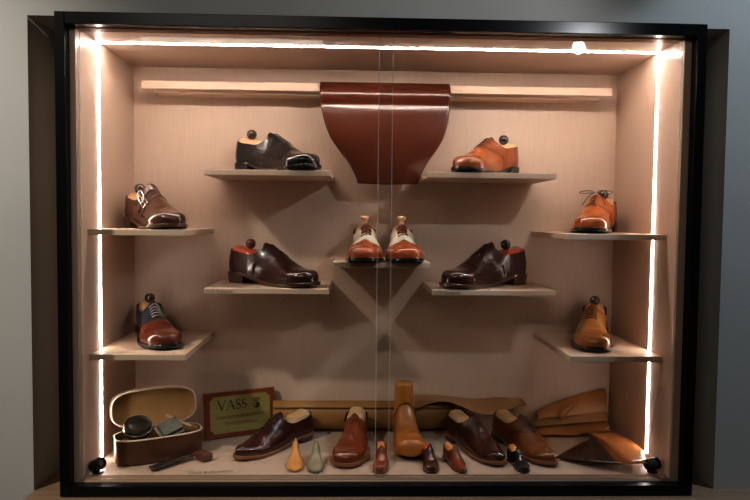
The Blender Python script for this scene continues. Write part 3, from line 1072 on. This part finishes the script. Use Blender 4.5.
# small crest: two bars over a boot-shaped dark emblem
bm = bmesh.new()
for lo, hi in (((.040, .1045), (.062, .1065)), ((.040, .1005), (.062, .1025)), ((.040, .1085), (.062, .1105))):
    bm.faces.new([bm.verts.new((x, -.0016, z)) for x, z in ((lo[0], lo[1]), (hi[0], lo[1]), (hi[0], hi[1]), (lo[0], hi[1]))])
cp = [(.051 + .0105 * math.cos(a), .0885 + .0095 * math.sin(a)) for a in [2 * PI * k / 20 for k in range(20)]]
bm.faces.new([bm.verts.new((x, -.0016, z)) for x, z in cp])
bm_obj('crest', bm, M['ink'], plate)
bm = bmesh.new()
bm.faces.new([bm.verts.new((x, -.0019, z)) for x, z in ((.0435, .0955), (.0490, .0955), (.0490, .090), (.0475, .0835), (.0435, .0850))])
bm_obj('crest_patch', bm, M['brass'], plate)  # brass-coloured patch on the dark emblem

# ------------------------------------------------------------------ shoe-care case, open
M['brownleather'] = noise_mat('brown case leather', (.085, .034, .020), (.115, .046, .026), nscale=14, rough=.42, bump=.08)
M['goldlining'] = noise_mat('gold brown lining', (.42, .255, .10), (.34, .20, .075), nscale=10, rough=.7)
M['zip'] = principled('pale zip tape', (.66, .55, .42), .5)
cw, cd, ch = .118, .054, .070
ca = R(27)
kit = thing('shoe_care_case', 'open brown leather shoe care case with gold lining in the left corner', 'case', (-.614, .204, F0 + .0008), ca)
def superel(a, n=3.2):
    c, s_ = math.cos(a), math.sin(a)
    return math.copysign(abs(c) ** (2 / n), c), math.copysign(abs(s_) ** (2 / n), s_)
def tray(z_rims, inner, seg=56):
    """outer wall rings then inner wall rings: list of (scale inset, z)"""
    V, Fc = [], []
    for ins, z in z_rims:
        for k in range(seg):
            x, y = superel(2 * PI * k / seg)
            V.append((x * (cw - ins), y * (cd - ins), z))
    for j in range(len(z_rims) - 1):
        for k in range(seg):
            Fc.append((j * seg + k, j * seg + (k + 1) % seg, (j + 1) * seg + (k + 1) % seg, (j + 1) * seg + k))
    Fc.append(tuple(range(seg)))
    Fc.append(tuple(range((len(z_rims) - 1) * seg, len(z_rims) * seg)))
    return V, Fc
V, Fc = tray([(.010, 0), (.003, .002), (0, .008), (0, ch - .006), (.001, ch), (.004, ch), (.004, ch - .002)], 0)
Fc = Fc[:-1]
body = mesh_obj('case_body', V, Fc, M['brownleather'], kit, True, sharp=50)
V, Fc = tray([(.0045, ch - .0015), (.005, .012), (.012, .008)], 0)
Fc = [f for f in Fc if len(f) == 4] + [Fc[-1]]
mesh_obj('lining', V, Fc, M['goldlining'], body, True, sharp=50)
def rim(z, ins, r):
    bm = bmesh.new()
    pts = [Vector((superel(2 * PI * k / 56)[0] * (cw - ins), superel(2 * PI * k / 56)[1] * (cd - ins), z)) for k in range(57)]
    add_tube(bm, pts, r, 6, False)
    return bm
bm_obj('zipper', rim(ch - .001, .0015, .0028), M['zip'], body, True)
# lid: a shallower tray turned over and swung back on the long rear edge
lh = .034
lid_m = Matrix.Translation((0, cd - .002, ch + .004)) @ Matrix.Rotation(R(-97), 4, 'X') @ Matrix.Translation((0, -cd + .002, 0))
# in lid space the mouth is at z = 0 (down when shut) and the crown at z = lh
V, Fc = tray([(.012, lh), (.004, lh - .003), (0, lh - .010), (0, .004), (.001, 0), (.004, 0), (.004, .002)], 0)
lid = mesh_obj('lid', V, Fc[:-1], M['brownleather'], kit, True, sharp=50)
lid.matrix_local = lid_m
V, Fc = tray([(.0045, .0015), (.005, lh - .012), (.014, lh - .007)], 0)
Fc = [f for f in Fc if len(f) == 4] + [Fc[-1]]
mesh_obj('lining', V, Fc, M['goldlining'], lid, True, sharp=50)
bm_obj('zipper', rim(.001, .0015, .0028), M['zip'], lid, True)
# piping round the crown
bm_obj('piping', rim(lh - .007, .0005, .0016), M['zip'], lid, True)

def kit_pt(x, y, z):
    c, s_ = math.cos(ca), math.sin(ca)
    return (-.614 + c * x - s_ * y, .204 + s_ * x + c * y, F0 + z)
M['blacktin'] = principled('black enamelled tin', (.007, .007, .007), .32, coat=.2)
def polish_tin(label, loc, r, h, tilt):
    t = thing('polish_tin', label, 'tin', loc, 0, 'polish tins in the care case')
    t.rotation_euler = tilt
    bm = bmesh.new()
    add_lathe(bm, [(0, 0), (r * .96, 0), (r * .97, .002), (r * .97, h * .55)], seg=40)
    bm_obj('tin_body', bm, M['blacktin'], t, True, 40)
    bm = bmesh.new()
    add_lathe(bm, [(r, h * .5), (r, h - .003), (r * .97, h - .0008), (r * .90, h), (r * .86, h - .0012), (r * .55, h - .0012), (r * .5, h - .0004), (0, h - .0004)], seg=40)
    bm_obj('tin_lid', bm, M['blacktin'], t, True, 40)
    bm = bmesh.new()
    add_tube(bm, [(r * math.cos(2 * PI * k / 40), r * math.sin(2 * PI * k / 40), h * .5) for k in range(41)], .0009, 6, False)
    bm_obj('tin_rim', bm, M['silver'], t, True)
    return t
polish_tin('lower round black tin standing in the open care case', kit_pt(-.058, -.004, .014), .040, .052, (0, 0, 0))
polish_tin('upper round black tin tipped forward on top in the open care case', kit_pt(-.058, -.010, .084), .037, .026, (R(24), R(-6), ca))
M['brushgrey'] = noise_mat('grey green brush hair', (.10, .105, .085), (.17, .17, .14), scale=(60, 60, 4), nscale=4, rough=.9)
M['brushwood'] = principled('pale greenish brush wood', (.52, .50, .38), .5)
br = thing('shoe_brush', 'shoe brush with grey bristles and pale edge in the open care case', 'brush', kit_pt(.030, .002, .074), ca)
br.rotation_euler = (R(38), R(-14), ca + R(18))
bm = bmesh.new()
for lo, hi in (((-.034, -.026, -.008), (.034, .026, .000)),):
    add_box(bm, lo, hi, .003)
bm_obj('brush_back', bm, M['brushwood'], br)
box('bristles', (-.029, -.021, .0), (.029, .021, .016), M['brushgrey'], br, .002)
cr_ = thing('cream_box', 'dark flat box lying under the brush in the open care case', 'box', kit_pt(.052, -.002, .012), ca)
box('box_body', (-.039, -.031, 0), (.039, .031, .036), M['blacktin'], cr_, .003)
box('box_lid', (-.040, -.032, .033), (.040, .032, .043), M['blacktin'], cr_, .003)
cl = thing('cleaning_stick', 'pale flat wooden stick lying across the open care case', 'stick', kit_pt(.064, .008, .088), ca)
cl.rotation_euler = (0, R(24), ca - R(28))
bm = bmesh.new()
add_box(bm, (-.048, -.006, -.0025), (.030, .006, .0025), .002)
bm_obj('stick_shaft', bm, principled('pale peach wood', (.62, .44, .30), .5), cl)
bm = bmesh.new()
add_box(bm, (.030, -.0065, -.003), (.048, .0065, .003), .002)
bm_obj('stick_grip', bm, M['tansole'], cl)

# shoe horn with leather tag
horn = thing('shoe_horn', 'dark metal shoe horn with brown leather tag lying before the care case', 'shoe horn', (-.556, .140, F0 + .0008), math.atan2(.074, .069))
V, Fc = [], []
for i in range(15):
    t = i / 14
    for j in range(7):
        u = -1 + 2 * j / 6
        V.append((-.066 + .125 * t, u * (.0145 - .004 * t), .003 + .006 * u * u + .004 * t))
for i in range(14):
    for j in range(6):
        a = i * 7 + j
        Fc.append((a, a + 1, a + 8, a + 7))
M['gunmetal'] = principled('dark polished metal', (.16, .145, .12), .22, metal=.9)
o = mesh_obj('blade', V, Fc, M['gunmetal'], horn, True)
md = o.modifiers.new('thickness', 'SOLIDIFY'); md.thickness = .0018; md.offset = 1
bm = bmesh.new()
add_tube(bm, [(.058, 0, .009), (.072, .002, .014), (.084, 0, .016), (.092, -.006, .012)], .0022, 6)
bm_obj('cord', bm, M['lacebrown'], horn, True)
bm = bmesh.new()
add_box(bm, (.060, -.052, .001), (.092, -.008, .022), .005)
o = bm_obj('leather_tag', bm, M['brownleather'], horn)

# printed transparent strip on the case floor
strip = thing('printed_label', 'narrow pale printed strip stuck on the case floor left of the front row', 'label', (-.452, .088, F0), math.atan2(.018, .129))
box('label_film', (-.075, -.016, .0002), (.075, .016, .0008), principled('pale film', (.50, .385, .295), .35), strip)
text_obj('lettering', 'VASS BUDAPEST', .0165, principled('faded print', (.07, .045, .03), .6), strip, Matrix.Translation((.008, -.005, .0012)) @ Matrix.Scale(1.3, 4, (0, 1, 0)))
text_obj('lettering', 'VASS', .011, principled('faded print', (.20, .14, .10), .6), strip, Matrix.Translation((-.048, .009, .0012)))

# small corner spotlights
def corner_spot(label, loc, rz):
    t = thing('corner_spotlight', label, 'spotlight', loc, rz, 'corner spotlights on the case floor')
    tilt = Matrix.Translation((0, 0, .022)) @ Matrix.Rotation(R(62), 4, 'Y')
    bm = bmesh.new()
    add_lathe(bm, [(0, -.020), (.013, -.020), (.0155, -.016), (.0155, -.006), (.014, -.005), (.014, -.001), (.0158, 0), (.0158, .014), (.0145, .016), (.0125, .016), (.0115, .010), (0, .010)], tilt, 28)
    bm_obj('spot_body', bm, M['blacktin'], t, True, 40)
    bm = bmesh.new()
    add_lathe(bm, [(0, .0102), (.0085, .0102), (.0085, .0125), (.006, .0135), (0, .0138)], tilt, 20)
    bm_obj('lens', bm, principled('dark lens', (.10, .10, .10), .08, coat=1.0), t, True)
    bm = bmesh.new()
    add_lathe(bm, [(0, 0), (.014, 0), (.014, .003), (.006, .004), (.006, .012), (0, .012)], None, 24)
    bm_obj('foot_plate', bm, M['blacktin'], t, True, 40)
    return t
corner_spot('small black spotlight in the lower left corner of the case', (-.738, .084, F0 + .0008), R(-20))
corner_spot('small black spotlight in the lower right corner of the case', (.738, .084, F0 + .0008), R(-55))

# ------------------------------------------------------------------ lamp hanging in the room behind the viewer (mirrored in the glass)
LP = Vector((.784, -.82, 1.367))
lamp = thing('track_spotlight', 'round ceiling spotlight in the room, mirrored in the glass front', 'spotlight', LP)
ldir = (Vector((-.60, .3, .60)) - LP).normalized()
lm = ldir.to_track_quat('Z', 'Y').to_matrix().to_4x4()
bm = bmesh.new()
add_lathe(bm, [(0, -.002), (.0272, -.002), (.0272, .004), (.029, .004), (.029, -.02), (.022, -.07), (0, -.072)], lm, 32)
bm_obj('lamp_body', bm, M['frame'], lamp, True, 40)
bm = bmesh.new()
add_lathe(bm, [(0, .003), (.014, .0024), (.0265, .001), (.0265, -.001), (0, -.001)], lm, 32)
bm_obj('lens', bm, emission('spotlight lens glow', (1.0, .97, .92), 60.0), lamp, True, 40)
bm = bmesh.new()
add_tube(bm, [-ldir * .06, -ldir * .06 + Vector((0, 0, .05)), Vector((-ldir.x * .06, -ldir.y * .06, CEIL_Z - LP.z))], .006, 10)
bm_obj('hanger', bm, M['frame'], lamp, True)

# ------------------------------------------------------------------ lights
def aim(o, target):
    d = Vector(target) - o.location
    o.rotation_euler = d.to_track_quat('-Z', 'Y').to_euler()
def spot(name, loc, target, power, col, angle, blend=.3, size=.05):
    l = bpy.data.lights.new(name, 'SPOT')
    l.energy = power; l.color = col; l.spot_size = R(angle); l.spot_blend = blend; l.shadow_soft_size = size
    o = link(bpy.data.objects.new(name, l)); o.location = loc; aim(o, target)
    return o
def area(name, loc, target, power, col, sx, sy):
    l = bpy.data.lights.new(name, 'AREA')
    l.shape = 'RECTANGLE'; l.size = sx; l.size_y = sy; l.energy = power; l.color = col
    o = link(bpy.data.objects.new(name, l)); o.location = loc; aim(o, target)
    return o
spot('case_spotlight', LP + ldir * .02, LP + ldir, 14.5, (.92, .96, 1.0), 92, .6, .010)
area('room_fill', (-.9, -2.4, 2.1), (-1.0, -.6, 0), 12, (1.0, .90, .76), 1.2, .8)  # soft ambient fill added to lift the walls, no actual fixture
spot('left_downlight', (-1.7, -1.1, 2.1), (-1.22, .05, .55), 150, (1.0, .91, .80), 58, .8)
spot('right_cool_downlight', (1.6, -.5, 2.1), (1.08, .05, .80), 75, (.70, .85, 1.0), 52, .25)

w = bpy.data.worlds.new('world')
S.world = w
w.use_nodes = True
w.node_tree.nodes['Background'].inputs['Color'].default_value = (.05, .055, .06, 1)
w.node_tree.nodes['Background'].inputs['Strength'].default_value = .3

# ------------------------------------------------------------------ camera
cam = bpy.data.cameras.new('camera')
cam.sensor_width = 36.0
cam.lens = 661.56 / 750 * 36
cam.clip_start = .05
co = link(bpy.data.objects.new('camera', cam))
Rv = Vector((.99946582, -.03093171, .01055010)); Uv = Vector((-.00906471, .04777471, .99881700)); Fv = Vector((.03139914, .99837909, -.04746880))
m = Matrix((Rv, Uv, -Fv)).transposed().to_4x4()
m.translation = Vector((-.07057704, -1.64460382, .70305283))
co.matrix_world = m
S.camera = co
S.view_settings.view_transform = 'Standard'
S.view_settings.look = 'Medium High Contrast'
S.view_settings.exposure = 0.06
S.cycles.use_denoising = True
S.cycles.max_bounces = 8
S.cycles.transparent_max_bounces = 12
S.cycles.sample_clamp_indirect = 6.0
S.cycles.caustics_reflective = False
S.cycles.caustics_refractive = False
